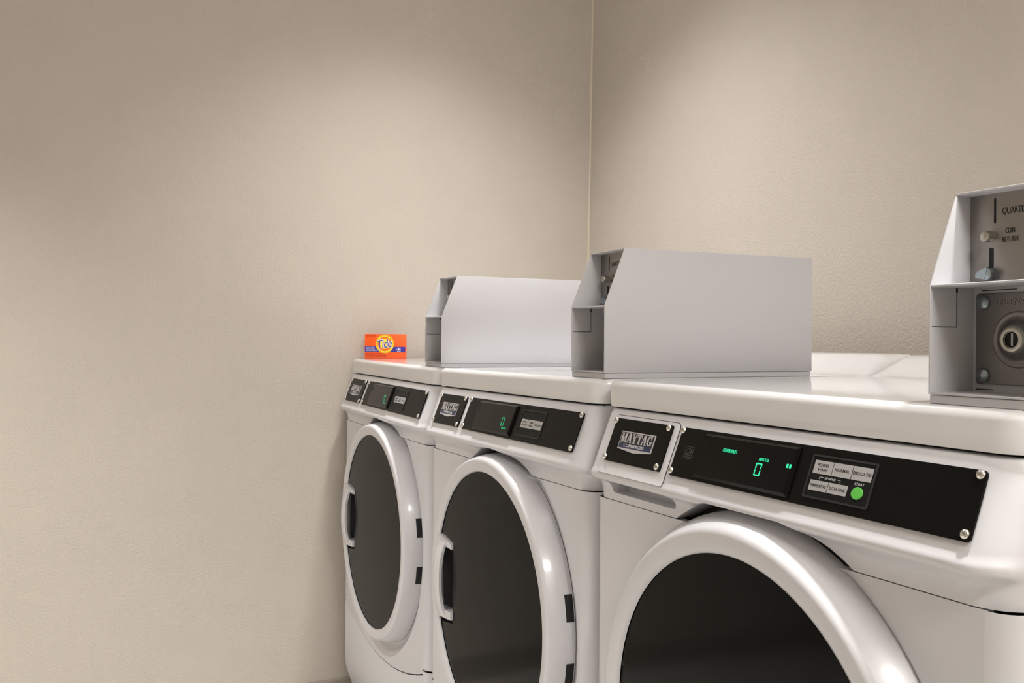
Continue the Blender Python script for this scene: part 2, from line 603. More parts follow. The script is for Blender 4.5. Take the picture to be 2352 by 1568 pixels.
# ------------------------------------------------------------------ lid with a raised rear rim
def lid(parent):
    x0, x1, y0, y1, r = X0, X1, 0.0070, YBK, 0.030

    def rise(y):
        t = min(max((y - 0.528) / 0.082, 0), 1)
        return 0.038 * t * t * (3 - 2 * t)

    def ring(inset, z, raised):
        a0, a1, b0, b1 = x0 + inset, x1 - inset, y0 + inset, y1 - inset
        rr = max(r - inset, 0.004)
        pts = []
        sy = [b0 + rr + (b1 - b0 - 2 * rr) * t for t in [0, 0.2, 0.4, 0.6, 0.7] + [0.72 + 0.012 * i for i in range(23)]]
        nc = 7
        left = [(a0, y) for y in reversed(sy)]
        for p_ in left:
            pts.append(p_)
        for i in range(1, nc):
            a = R(180 + 90 * i / nc)
            pts.append((a0 + rr + rr * math.cos(a), b0 + rr + rr * math.sin(a)))
        pts.append((a0 + rr, b0))
        pts.append((a1 - rr, b0))
        for i in range(1, nc):
            a = R(270 + 90 * i / nc)
            pts.append((a1 - rr + rr * math.cos(a), b0 + rr + rr * math.sin(a)))
        for y in sy:
            pts.append((a1, y))
        for i in range(1, nc):
            a = R(90 * i / nc)
            pts.append((a1 - rr + rr * math.cos(a), b1 - rr + rr * math.sin(a)))
        pts.append((a1 - rr, b1))
        pts.append((a0 + rr, b1))
        for i in range(1, nc):
            a = R(90 + 90 * i / nc)
            pts.append((a0 + rr + rr * math.cos(a), b1 - rr + rr * math.sin(a)))
        def ends(x):
            d = min(x - x0, x1 - x)
            return 1 - 0.50 * max(0.0, 1 - d / 0.040) ** 2
        return [(x, y, z + (rise(y) * ends(x) if raised else 0)) for x, y in pts]
    e = 0.010
    rings = [ring(0.004, 0.0195, False), ring(0.0008, 0.0195, False), ring(0, 0.0205, False), ring(0, 0.030, False)]
    for i in range(0, 8):
        a = R(90 * i / 7)
        rings.append(ring(e * (1 - math.cos(a)), 0.0573 - e + e * math.sin(a), True))
    for i_ in (0.014, 0.019, 0.025, 0.032):
        rings.append(ring(i_, 0.0573, True))
    gg = Geo().loft(rings, True, True, False)
    last = rings[-1]
    n = len(last)
    base = len(gg.v) - n
    # rows of the flat top: left point i <-> the mirrored right point
    pairs = {}
    for i, q in enumerate(last):
        pairs.setdefault(round(q[1], 6), []).append(i)
    rows = sorted(pairs.items())
    for (ya, ia), (yb_, ib) in zip(rows, rows[1:]):
        la = min(ia, key=lambda i: last[i][0])
        ra = max(ia, key=lambda i: last[i][0])
        lb = min(ib, key=lambda i: last[i][0])
        rb = max(ib, key=lambda i: last[i][0])
        gg.f.append((base + la, base + ra, base + rb, base + lb))
    return gg.make('lid', M['lid'], parent, 40, ORI)


# ------------------------------------------------------------------ cabinet
BYF = -0.0085


def arc_z(x):                      # seam above the lower access panel
    return -0.674 + 0.069 * ((x - XC) / 0.3435) ** 2


def cabinet(parent, dc, rhole):
    rc = 0.026
    g1 = Geo()
    # wrap: rounded front corners, sides, back
    def wrap(z):
        pts = [(X0 + rc + 0.0, BYF)]
        for i in range(1, 7):
            a = R(270 - 90 * i / 6)
            pts.append((X0 + rc + rc * math.cos(a), BYF + rc + rc * math.sin(a)))
        pts += [(X0, YBK - 0.01), (X1, YBK - 0.01)]
        for i in range(0, 7):
            a = R(0 - 90 * i / 6)
            pts.append((X1 - rc + rc * math.cos(a), BYF + rc + rc * math.sin(a)))
        return [(x, y, z) for x, y in pts]
    top, bot = -0.1131, -0.87
    rings = [wrap(z) for z in (0.0185, top)]
    rings2 = [wrap(z) for z in (top, -0.603)]
    g1.loft(rings[:1] + [[(x, max(y, 0.02), z) for x, y, z in rings[1]]], False)
    g1.v = []
    g1.f = []
    g1.loft(rings2, False)
    rings3 = [wrap(z) for z in (-0.607, -0.775)]
    # the foot of the front corners tapers in
    for dz, ins in ((-0.80, 0.004), (-0.82, 0.012), (-0.84, 0.022), (-0.87, 0.030)):
        rr = []
        for (x, y, z) in wrap(dz):
            k = 1 if y < 0.06 else 0
            rr.append((x + (ins * k if x < XC else -ins * k), y + ins * 0.6 * k, z))
        rings3.append(rr)
    g1.loft(rings3, False)
    # inner back skin so that the joints look into the dark, not through
    cab = g1.make('cabinet', M['enamel'], parent, 40, ORI)
    g2 = Geo().box(X0 + 0.006, X1 - 0.006, 0.040, YBK - 0.02, -0.86, 0.0185)
    # upper front panel with the round door opening, dished towards the opening
    xa, xb = X0 + rc, X1 - rc
    N_ = 96
    g3 = Geo()

    def boundary(a):
        dx, dz = math.cos(a), math.sin(a)
        best = 1e9
        if dx > 1e-6:
            best = min(best, (xb - dc[0]) / dx)
        if dx < -1e-6:
            best = min(best, (xa - dc[0]) / dx)
        if dz > 1e-6:
            best = min(best, (top - dc[1]) / dz)
        if dz < 0:
            t = 0.1
            for _ in range(60):
                x, z = dc[0] + dx * t, dc[1] + dz * t
                if z <= arc_z(x) + 0.0016:
                    break
                t += 0.01
            lo, hi = t - 0.01, t
            for _ in range(20):
                md = (lo + hi) / 2
                if dc[1] + dz * md <= arc_z(dc[0] + dx * md) + 0.0016:
                    hi = md
                else:
                    lo = md
            best = min(best, hi)
        return best
    angs = [2 * math.pi * i / N_ for i in range(N_)]
    for cx, cz in ((xa, top), (xb, top), (xa, arc_z(xa) + 0.0016), (xb, arc_z(xb) + 0.0016)):
        angs.append(math.atan2(cz - dc[1], cx - dc[0]) % (2 * math.pi))
    angs.sort()
    fr = []
    for t_ in (0.0, 0.25, 0.5, 0.75, 1.0):
        fr.append(t_)
    rings = []
    rd = rhole + 0.075
    for rr, yy in ((rhole, 0.012), (rhole, 0.0035), (rd - 0.018, 0.0035), (rd - 0.012, 0.0020), (rd - 0.006, -0.0035), (rd, -0.0078), (rd + 0.004, BYF)):
        rings.append([(dc[0] + min(rr, boundary(a)) * math.cos(a), yy if rr < boundary(a) else BYF, dc[1] + min(rr, boundary(a)) * math.sin(a)) for a in angs])
    rings.append([(dc[0] + boundary(a) * math.cos(a), BYF, dc[1] + boundary(a) * math.sin(a)) for a in angs])
    rings.append([(dc[0] + boundary(a) * math.cos(a), BYF + 0.012, dc[1] + boundary(a) * math.sin(a)) for a in angs])
    g3.loft(rings, True)
    g3.make('front_panel', M['enamel'], parent, 30, ORI)
    # lower access panel below the arc
    g4 = Geo()
    cols = [xa + (xb - xa) * i / 40 for i in range(41)]
    zs = [None, -0.775, -0.80, -0.82, -0.84, -0.87]
    ins = [0, 0, 0.004, 0.012, 0.022, 0.030]
    rows = [[(x, BYF + 0.012, arc_z(x) - 0.0016) for x in cols], [(x, BYF + 0.001, arc_z(x) - 0.0016) for x in cols], [(x, BYF, arc_z(x) - 0.0030) for x in cols]]
    for z, i_ in zip(zs[1:], ins[1:]):
        rows.append([(x + (i_ if x < XC else -i_) * min(1, abs(x - XC) / 0.3), BYF + 0.6 * i_, z) for x in cols])
    g4.loft(rows, False)
    g4.make('lower_panel', M['enamel'], parent, 40, ORI)
    # dark core: box frame behind the panels with the drum opening
    core = Geo()
    ring_o = [(dc[0] + math.cos(a) * boundary(a), 0.016, dc[1] + math.sin(a) * boundary(a)) for a in angs]
    ring_i = [(dc[0] + math.cos(a) * rhole, 0.016, dc[1] + math.sin(a) * rhole) for a in angs]
    core.loft([ring_i, ring_o], True)
    core.box(X0 + 0.010, X1 - 0.010, 0.018, YBK - 0.02, -0.86, -0.665)
    core.box(X0 + 0.010, X1 - 0.010, 0.022, YBK - 0.02, -0.113, 0.0175)
    core.make('inner_frame', M['dark'], parent, None, ORI)
    # drum behind the door
    Geo().lathe([(rhole, 0.013), (rhole, 0.03), (rhole + 0.05, 0.05), (rhole + 0.05, 0.48), (0.001, 0.50)], (dc[0], 0, dc[1]), yaxis, 48).make('drum', M['drum'], parent, 40, ORI)
    # levelling feet
    for i, (fx, fy) in enumerate(((X0 + 0.06, 0.07), (X1 - 0.06, 0.07), (X0 + 0.06, 0.62), (X1 - 0.06, 0.62))):
        Geo().lathe([(0.0005, -FLOOR), (0.022, -FLOOR), (0.024, -FLOOR + 0.008), (0.012, -FLOOR + 0.02), (0.012, -0.86), (0.0005, -0.86)], (fx, fy, 0), lambda c, a, b, h: (c[0] + a, c[1] + b, h), 16).make('foot', M['footrub'], parent, 40, ORI)
    return cab


# ------------------------------------------------------------------ door
def door(parent, dc, rg, prof, handle_side, rshade):
    g1 = Geo().lathe(prof, (dc[0], 0, dc[1]), yaxis, 128)
    ring = g1.make('door', M['plastic'], parent, 50, ORI)
    Geo().lathe([(rg - 0.02, 0.0028), (rshade, 0.0028), (rshade, 0.010), (rg - 0.02, 0.010), (rg - 0.02, 0.0028)], (dc[0], 0, dc[1]), yaxis, 96).make('black_shade', M['black_shade'], ring, None, ORI)  # black ring drawn in place of the contact shadow beside the washer door
    # smoked pane, slightly domed, with the grip notch on the handle side
    s = handle_side
    yg = prof[0][1] + 0.001
    gg = Geo()
    nseg, nr = 128, 8
    nx0, nz0, nz1 = 0.157 - 0.307, 0.080, -0.078     # notch edge and its height (relative to the centre)
    rings = []
    for k in range(nr + 1):
        rr = rg * (0.15 + 0.85 * k / nr)
        row = []
        for i in range(nseg):
            a = 2 * math.pi * i / nseg
            x, z = rr * math.cos(a), rr * math.sin(a)
            row.append((x, z))
        rings.append(row)
    # dome and flat inner disc
    vs = [[(dc[0] + x, yg - 0.0035 * (1 - (x * x + z * z) / rg ** 2), dc[1] + z) for x, z in row] for row in rings]
    gg.loft(vs, True, True, False)
    # thickness
    gg.loft([vs[-1], [(x, y + 0.004, z) for x, y, z in vs[-1]]], True)
    me_glass = gg.make('door_glass', M['glass'], ring, 60, ORI)
    bm = bmesh.new()
    bm.from_mesh(me_glass.data)
    cxl, czl = dc[0] - ORI[0], dc[1] - ORI[2]
    # cut the notch: slanted upper edge, straight inner edge, slanted lower edge
    xin = cxl + s * abs(nx0)
    for co, no in (((xin, 0, 0), (1, 0, 0)),
                   ((xin, 0, czl + nz0), Vector((s * -0.16, 0, 1)).normalized()),
                   ((xin, 0, czl + nz1), Vector((s * 0.16, 0, 1)).normalized())):
        bmesh.ops.bisect_plane(bm, geom=bm.verts[:] + bm.edges[:] + bm.faces[:], plane_co=co, plane_no=no, dist=1e-7)
    kill = []
    for f in bm.faces:
        c = f.calc_center_median()
        out_ = (c.x - xin) * s
        if out_ > 0 and c.z < czl + nz0 + 0.16 * out_ and c.z > czl + nz1 - 0.16 * out_:
            kill.append(f)
    bmesh.ops.delete(bm, geom=kill, context='FACES')
    bm.to_mesh(me_glass.data)
    bm.free()
    smooth(me_glass.data, 60)
    # rim of the notch, pocket and white grip
    q = lambda x: dc[0] + s * x
    y0 = yg
    pk = Geo()
    xo = math.sqrt(rg ** 2 - 0.0064) + 0.004

    def bx(g_, xa, xb, ya, yb, za, zb):
        g_.box(min(q(xa), q(xb)), max(q(xa), q(xb)), ya, yb, dc[1] + za, dc[1] + zb)
    bx(pk, 0.1485, xo - 0.012, y0 + 0.019, y0 + 0.021, -0.086, 0.088)
    bx(pk, 0.1475, 0.1495, y0 - 0.0006, y0 + 0.021, -0.079, 0.081)
    pk.prism([(0.1475, 0.080), (0.215, 0.0905), (0.215, 0.0925), (0.1475, 0.082)], y0, y0 + 0.021, lambda a, b, t: (q(a), t, dc[1] + b))
    pk.prism([(0.1475, -0.080), (0.215, -0.0905), (0.215, -0.0885), (0.1475, -0.078)], y0, y0 + 0.021, lambda a, b, t: (q(a), t, dc[1] + b))
    pk.make('grip_pocket', M['black_shade'], ring, None, ORI)
    # grip: an upright bar with returns at top and bottom, bowed outwards
    gr = Geo()
    bar = []
    for i in range(13):
        t = i / 12
        z = -0.072 + 0.148 * t
        bow = 1 - abs(2 * t - 1) ** 2.6
        xi, xo2 = 0.180, 0.226 + 0.010 * bow
        yf = y0 - 0.010 - 0.013 * bow
        bar.append([(q(xi + 0.001), yf + 0.009, dc[1] + z), (q(xi), yf + 0.003, dc[1] + z), (q(xi + 0.004), yf, dc[1] + z), (q(xi + 0.022), yf - 0.001, dc[1] + z),
                    (q(xo2 - 0.010), yf + 0.007, dc[1] + z), (q(xo2), y0 + 0.004, dc[1] + z), (q(xo2), y0 + 0.012, dc[1] + z), (q(xo2 - 0.012), yf + 0.014, dc[1] + z)])
    gr.loft(bar, True, True, True)
    gr.prism([(0.151, -0.071), (0.226, -0.078), (0.226, -0.060), (0.151, -0.056)], y0 - 0.007, y0 + 0.015, lambda a, b, t: (q(a), t, dc[1] + b))
    gr.prism([(0.151, 0.066), (0.226, 0.068), (0.226, 0.086), (0.151, 0.076)], y0 - 0.006, y0 + 0.015, lambda a, b, t: (q(a), t, dc[1] + b))
    gr.make('grip', M['plastic'], ring, 50, ORI)
    # hinge slots on the other side
    ro = prof[-1][0]
    for za, zb in ((0.033, 0.074), (-0.072, -0.032)):
        hg = Geo()
        rows = []
        for i in range(7):
            z = za + (zb - za) * i / 6
            row = []
            for (rr, yy) in ((ro - 0.0012, -0.0128), (ro - 0.0002, -0.0122), (ro + 0.0004, -0.0060), (ro + 0.0008, 0.0005), (ro - 0.0200, 0.0010), (ro - 0.0200, -0.0128)):
                row.append((dc[0] - s * math.sqrt(rr ** 2 - z ** 2), yy, dc[1] + z))
            rows.append(row)
        hg.loft(rows, True, True, True)
        hg.make('hinge', M['dark'], ring, None, ORI)
    # inner bowl of the door
    Geo().lathe([(rg - 0.004, yg + 0.010), (rg * 0.86, yg + 0.014), (rg * 0.80, yg + 0.022), (rg * 0.70, yg + 0.10), (rg * 0.66, yg + 0.11), (0.001, yg + 0.115)], (dc[0], 0, dc[1]), yaxis, 64).make('inner_bowl', M['bowl'], ring, 40, ORI)
    return ring


# ------------------------------------------------------------------ panel pieces
def badge_plate(parent, drawer):
    pl = splate('logo_plate', rrect(0.0015 - 0.002, 0.1387, -0.0040, 0.0590, 0.0025, 3), 0.0006, 0.0032 if drawer else 0.0026, M['black'], parent)
    n = 0.0032 if drawer else 0.0026
    for u, v in ((0, 0), (0.1304, 0), (0, 0.0534), (0.1304, 0.0534)):
        sc_ = screw_at(pl, u, v, n - 0.0006)
    a, b, t, s_, p_ = 0.0258, 0.1087, 0.0134, 0.0388, 0.0425
    m_ = (a + b) / 2
    splate('badge', [(a, t), (b, t), (b, s_), (m_, p_), (a, s_)], n, n + 0.0010, M['silver'], pl)
    i = 0.0016
    splate('badge_field', [(a + i, t + i), (b - i, t + i), (b - i, 0.0300), (a + i, 0.0300)], n + 0.0010, n + 0.0012, M['badgeblack'], pl)
    splate('badge_band', [(a + i, 0.0300), (b - i, 0.0300), (b - i, s_ - 0.0016), (a + i, s_ - 0.0016)], n + 0.0010, n + 0.0012, M['blue'], pl)
    serif_word('MAYTAG', a + 0.0035, b - 0.0035, t + 0.0024, 0.0294, n + 0.0011, n + 0.0018).make('brand_lettering', M['silver'], pl, None, ORI)
    stext('sub_lettering', 'COMMERCIAL', m_ - 0.001, 0.0334, 0.052, 0.0046, M['whiteink'], pl, n + 0.0014, offset=0.01)
    return pl


def screw_at(parent, u, v, lift):
    gg = Geo()
    r = 0.0047

    def ax(c, a, b, h):
        return S(u + a, v + b, h + lift)
    gg.lathe([(r, 0.0), (r, 0.0008), (r * 0.94, 0.0019), (r * 0.76, 0.0030), (r * 0.50, 0.0036), (r * 0.46, 0.0035), (r * 0.42, 0.0020), (0.0002, 0.0020)], (0, 0, 0), ax, 20)
    return gg.make('screw', M['chrome'], parent, 50, ORI)


def seg_zero(parent, u0, u1, v0, v1, n, material):
    """Seven-segment zero: six bars."""
    w = 0.0016
    um, vm = 0, (v0 + v1) / 2
    g_ = 0.0007
    bars = [(u0 + g_, v0 + w / 2, u1 - g_, v0 + w / 2), (u0 + g_, v1 - w / 2, u1 - g_, v1 - w / 2),
            (u0 + w / 2, v0 + g_, u0 + w / 2, vm - g_), (u0 + w / 2, vm + g_, u0 + w / 2, v1 - g_),
            (u1 - w / 2, v0 + g_, u1 - w / 2, vm - g_), (u1 - w / 2, vm + g_, u1 - w / 2, v1 - g_)]
    for b_ in bars:
        gg = Geo()
        sline(gg, *b_, w, n, n + 0.0003)
        gg.make('digit_segment', material, parent, None, ORI)


def control_plate(parent, washer):
    n = 0.0026
    pl = splate('control_plate', rrect(0.1595, 0.6035, -0.0042, 0.0598, 0.0042, 4), 0.0006, n, M['black'], parent)
    for u, v in ((0.1618, 0), (0.5971, 0), (0.1618, 0.0534), (0.5971, 0.0534)):
        screw_at(pl, u, v, n - 0.0006)
    # display lens: a raised block with sloping rim
    gg = Geo()
    o = rrect(0.2120, 0.3790, 0.0000, 0.0560, 0.0015, 2)
    i_ = rrect(0.2150, 0.3745, 0.0030, 0.0525, 0.0010, 2)
    nl = n + 0.0042
    gg.loft([[S(u, v, n) for u, v in o], [S(u, v, n + 0.0018) for u, v in o], [S(u, v, nl) for u, v in i_]], True, True, True)
    gg.make('display_lens', M['blackgloss'], pl, None, ORI)
    splate('light_sensor', rrect(0.2172, 0.2252, 0.0070, 0.0228, 0.0010, 2), nl, nl + 0.0002, M['black'], pl)
    led = M['led'] if washer else M['leddim']
    if washer:
        seg_zero(pl, 0.3196, 0.3296, 0.0250, 0.0400, nl, led)
        stext('display_lettering', 'POWERWASH', 0.2685, 0.0172, 0.0250, 0.0044, led, pl, nl + 0.0002, offset=0.015)
        stext('display_lettering', 'MINUTES', 0.3300, 0.0206, 0.0160, 0.0036, led, pl, nl + 0.0002, offset=0.015)
        for ub in (0.3670, 0.3715):
            splate('display_bar', rrect(ub, ub + 0.0030, 0.0205, 0.0250, 0.0004, 1), nl, nl + 0.0002, led, pl)
    else:
        seg_zero(pl, 0.3355, 0.3465, 0.0248, 0.0405, nl, led)
        stext('display_lettering', 'MINUTES', 0.3530, 0.0440, 0.0180, 0.0036, led, pl, nl + 0.0002, offset=0.015)
    # keypad: frame lip with a sunken membrane
    kf = Geo()
    outer = rrect(0.3980, 0.4866, 0.0044, 0.0510, 0.0022, 3)
    inner = rrect(0.4000, 0.4846, 0.0064, 0.0490, 0.0014, 3)
    kf.loft([[S(u, v, n) for u, v in outer], [S(u, v, n + 0.0011) for u, v in outer], [S(u, v, n + 0.0011) for u, v in inner], [S(u, v, n + 0.0002) for u, v in inner]], True)
    kf.make('keypad_frame', M['black_shade'], pl, None, ORI)
    splate('keypad', rrect(0.4000, 0.4846, 0.0064, 0.0490, 0.0014, 3), n, n + 0.0003, M['keypad'], pl)
    nb = n + 0.0006
    def button(u0, u1, v0, v1, lines):
        splate('button', rrect(u0, u1, v0, v1, 0.0004, 1), n + 0.0003, nb, M['button'], pl)
        k = len(lines)
        for j, (tx, w) in enumerate(lines):
            vc = (v0 + v1) / 2 + (j - (k - 1) / 2) * 0.0048
            stext('button_lettering', tx, (u0 + u1) / 2, vc, w, 0.0032, M['ink'], pl, nb + 0.0001, offset=0.008)
    if washer:
        button(0.4032, 0.4290, 0.0102, 0.0243, [('POWER', 0.0165), ('WASH', 0.0135)])
        button(0.4300, 0.4554, 0.0102, 0.0243, [('NORMAL', 0.0200)])
        button(0.4564, 0.4820, 0.0102, 0.0243, [('DELICATES', 0.0240)])
        button(0.4036, 0.4290, 0.0315, 0.0424, [('TEMPERATURE', 0.0225)])
        button(0.4300, 0.4558, 0.0315, 0.0424, [('EXTRA RINSE', 0.0215)])
        gg = Geo()
        gg.lathe([(0.0074, n + 0.0003), (0.0074, n + 0.0010), (0.0070, n + 0.0013), (0.0060, n + 0.0013)], (0, 0, 0), lambda c, a, b, h: S(0.4694 + a, 0.0370 + b * 0.86, h), 32, False, True)
        gg.make('start_button', M['greenbtn'], pl, 40, ORI)
        stext('keypad_lettering', 'START', 0.4694, 0.0278, 0.0125, 0.0026, M['whiteink'], pl, nb)
        stext('keypad_lettering', 'OPTIONS', 0.4298, 0.0279, 0.0150, 0.0024, M['whiteink'], pl, nb)
        br = Geo()
        for u0, u1 in ((0.4152, 0.4205), (0.4440, 0.4390)):
            sline(br, u0, 0.0275, u1, 0.0275, 0.0005, nb, nb + 0.0001)
            sline(br, u0, 0.0275, u0, 0.0298, 0.0005, nb, nb + 0.0001)
        br.make('options_bracket', M['whiteink'], pl, None, ORI)
        # efficiency mark: square, arc, star stroke and caption bar in thin dark grey lines
        em = Geo()
        a, b, t, s_ = 0.1785, 0.1942, 0.0195, 0.0345
        for ln in ((a, t, b, t), (b, t, b, s_), (b, s_, a, s_), (a, s_, a, t), (a, 0.0305, b, 0.0305), (a + .003, 0.0328, b - .003, 0.0328)):
            sline(em, *ln, 0.0004, n, n + 0.0001)
        pts = [(a + 0.0015 + 0.0125 * (i / 10), 0.0275 - 0.0062 * math.sin(math.pi * (0.06 + 0.9 * i / 10))) for i in range(11)]
        for q0, q1 in zip(pts, pts[1:]):
            sline(em, *q0, *q1, 0.0004, n, n + 0.0001)
        for ln in ((a + .002, 0.0290, b - .004, 0.0262), (b - .004, 0.0262, b - .0065, 0.0245), (b - .004, 0.0262, b - .002, 0.0290), (b - .004, 0.0262, b - .0015, 0.0240), (a + 0.003, 0.0285, a + 0.009, 0.0295)):
            sline(em, *ln, 0.0005, n, n + 0.0001)
        em.make('efficiency_mark', M['greyink'], pl, None, ORI)
    else:
        button(0.4050, 0.4300, 0.0206, 0.0358, [('WHITES', 0.0150), ('& COLORS', 0.0205)])
        button(0.4308, 0.4556, 0.0206, 0.0358, [('PERM', 0.0120), ('PRESS', 0.0135)])
        button(0.4564, 0.4822, 0.0206, 0.0358, [('DELICATES', 0.0235)])
    return pl


def drawer_front(parent):
    """Front of the soap drawer: follows the slope and the lip, ends above the finger scoop."""
    path = [(0.3896 * z, z) for z in (0.0092, 0.0070, 0.0040, 0.0, -0.012, -0.024, -0.036, -0.048, -0.060)] + [(-0.0247, -0.0640), (-0.0266, -0.0675), (-0.0281, -0.0700), (-0.0291, -0.0715)]
    L = [0.0]
    for p_, q_ in zip(path, path[1:]):
        L.append(L[-1] + math.hypot(q_[0] - p_[0], q_[1] - p_[1]))

    def at(s_, off):
        s_ = min(max(s_, 0), L[-1] - 1e-9)
        i = max(k for k in range(len(L) - 1) if L[k] <= s_)
        t = (s_ - L[i]) / (L[i + 1] - L[i])
        (ya, za), (yb, zb) = path[i], path[i + 1]
        dy, dz = yb - ya, zb - za
        l_ = math.hypot(dy, dz)
        return ya + dy * t + dz / l_ * off, za + dz * t - dy / l_ * off

    def piece(name, xa, xb, s0, r_, off, material, sm):
        xs = [xa + r_ * (1 - math.cos(R(90 * i / 5))) for i in range(6)]
        xs += [xa + r_ + (xb - xa - 2 * r_) * i / 10 for i in range(1, 10)]
        xs += [xb - r_ * (1 - math.cos(R(90 * i / 5))) for i in range(5, -1, -1)]
        rows = []
        n = 24
        for j in range(-1, n + 2):
            row = []
            for k, x in enumerate(xs):
                d = min(x - xa, xb - x)
                st = s0 + (r_ - math.sqrt(max(r_ * r_ - (r_ - d) ** 2, 0)) if d < r_ else 0)
                jj = min(max(j, 0), n)
                y, z = at(st + (L[-1] - st) * jj / n, off if 0 <= j <= n else -0.002)
                row.append((x, y, z))
            # skirts at both sides
            y0, z0 = at(s0 + r_ + (L[-1] - s0 - r_) * min(max(j, 0), n) / n, -0.002)
            rows.append([(xa, y0, z0)] + row + [(xb, y0, z0)])
        gg = Geo().loft(rows, False)
        return gg.make(name, material, parent, sm, ORI)
    piece('drawer_seam', -0.0090, 0.1513, 0.0002, 0.0085, 0.0004, M['dark'], None)
    return piece('drawer_front', -0.0080, 0.1503, 0.0012, 0.0078, 0.0013, M['plastic'], 40)


# ------------------------------------------------------------------ machines
def build_machine(kind):
    root = bpy.data.objects.new('washing_machine' if kind == 'w' else 'tumble_dryer', None)
    COL.objects.link(root)
    if kind == 'w':
        dc, rg, rshade, rarch = (0.3065, -0.367), 0.2405, 0.2872, 0.2965
        prof = [(0.2392, -0.0380), (0.2405, -0.0412), (0.2450, -0.0432), (0.2530, -0.0446), (0.2605, -0.0454), (0.2625, -0.0454), (0.2658, -0.0446),
                (0.2684, -0.0426), (0.2704, -0.0396), (0.2710, -0.0385), (0.2745, -0.0330), (0.2790, -0.0240), (0.2828, -0.0150), (0.2848, -0.0090), (0.2855, -0.0040), (0.2856, 0.0015)]
        side = 1
    else:
        dc, rg, rshade, rarch = (0.3065, -0.3555), 0.2350, 0.2655, 0.2770
        prof = [(0.2338, -0.0370), (0.2350, -0.0402), (0.2390, -0.0416), (0.2450, -0.0426), (0.2520, -0.0432), (0.2535, -0.0432), (0.2562, -0.0425), (0.2582, -0.0408),
                (0.2595, -0.0384), (0.2603, -0.0356), (0.2606, -0.0345), (0.2622, -0.0300), (0.2640, -0.0220), (0.2654, -0.0140), (0.2662, -0.0070), (0.2664, -0.0020), (0.2664, 0.0025)]
        side = -1
    lid(root)
    fascia(root, dc, rarch, kind == 'w')
    cabinet(root, dc, 0.215)
    door(root, dc, rg, prof, side, rshade)
    if kind == 'w':
        df = drawer_front(root)
        badge_plate(root, True)
    else:
        badge_plate(root, False)
    control_plate(root, kind == 'w')
    return root


washer = build_machine('w')
washer.matrix_world = frame_matrix(0, ORI)
tag(washer, 'white front-loading washer with green start button and lit zero, nearest machine', 'washer')
dryer = build_machine('d')
dryer.matrix_world = frame_matrix(1, ORI)
tag(dryer, 'white tumble dryer with smoked round door, between the washer and the other dryer', 'dryer', 'tumble dryers')
dryer2 = copy_tree(dryer)
dryer2.matrix_world = frame_matrix(2, ORI)
tag(dryer2, 'white tumble dryer against the beige wall, carrying the orange detergent box', 'dryer', 'tumble dryers')

# ------------------------------------------------------------------ coin boxes
BX0, BX1, BY0, BY1, BY2, BZ0, BZ1, BZ2 = 0.5215, 0.6261, 0.0198, 0.0556, 0.4273, 0.0659, 0.169, 0.2575
BORI = ((BX0 + BX1) / 2, 0.22, 0.0573)


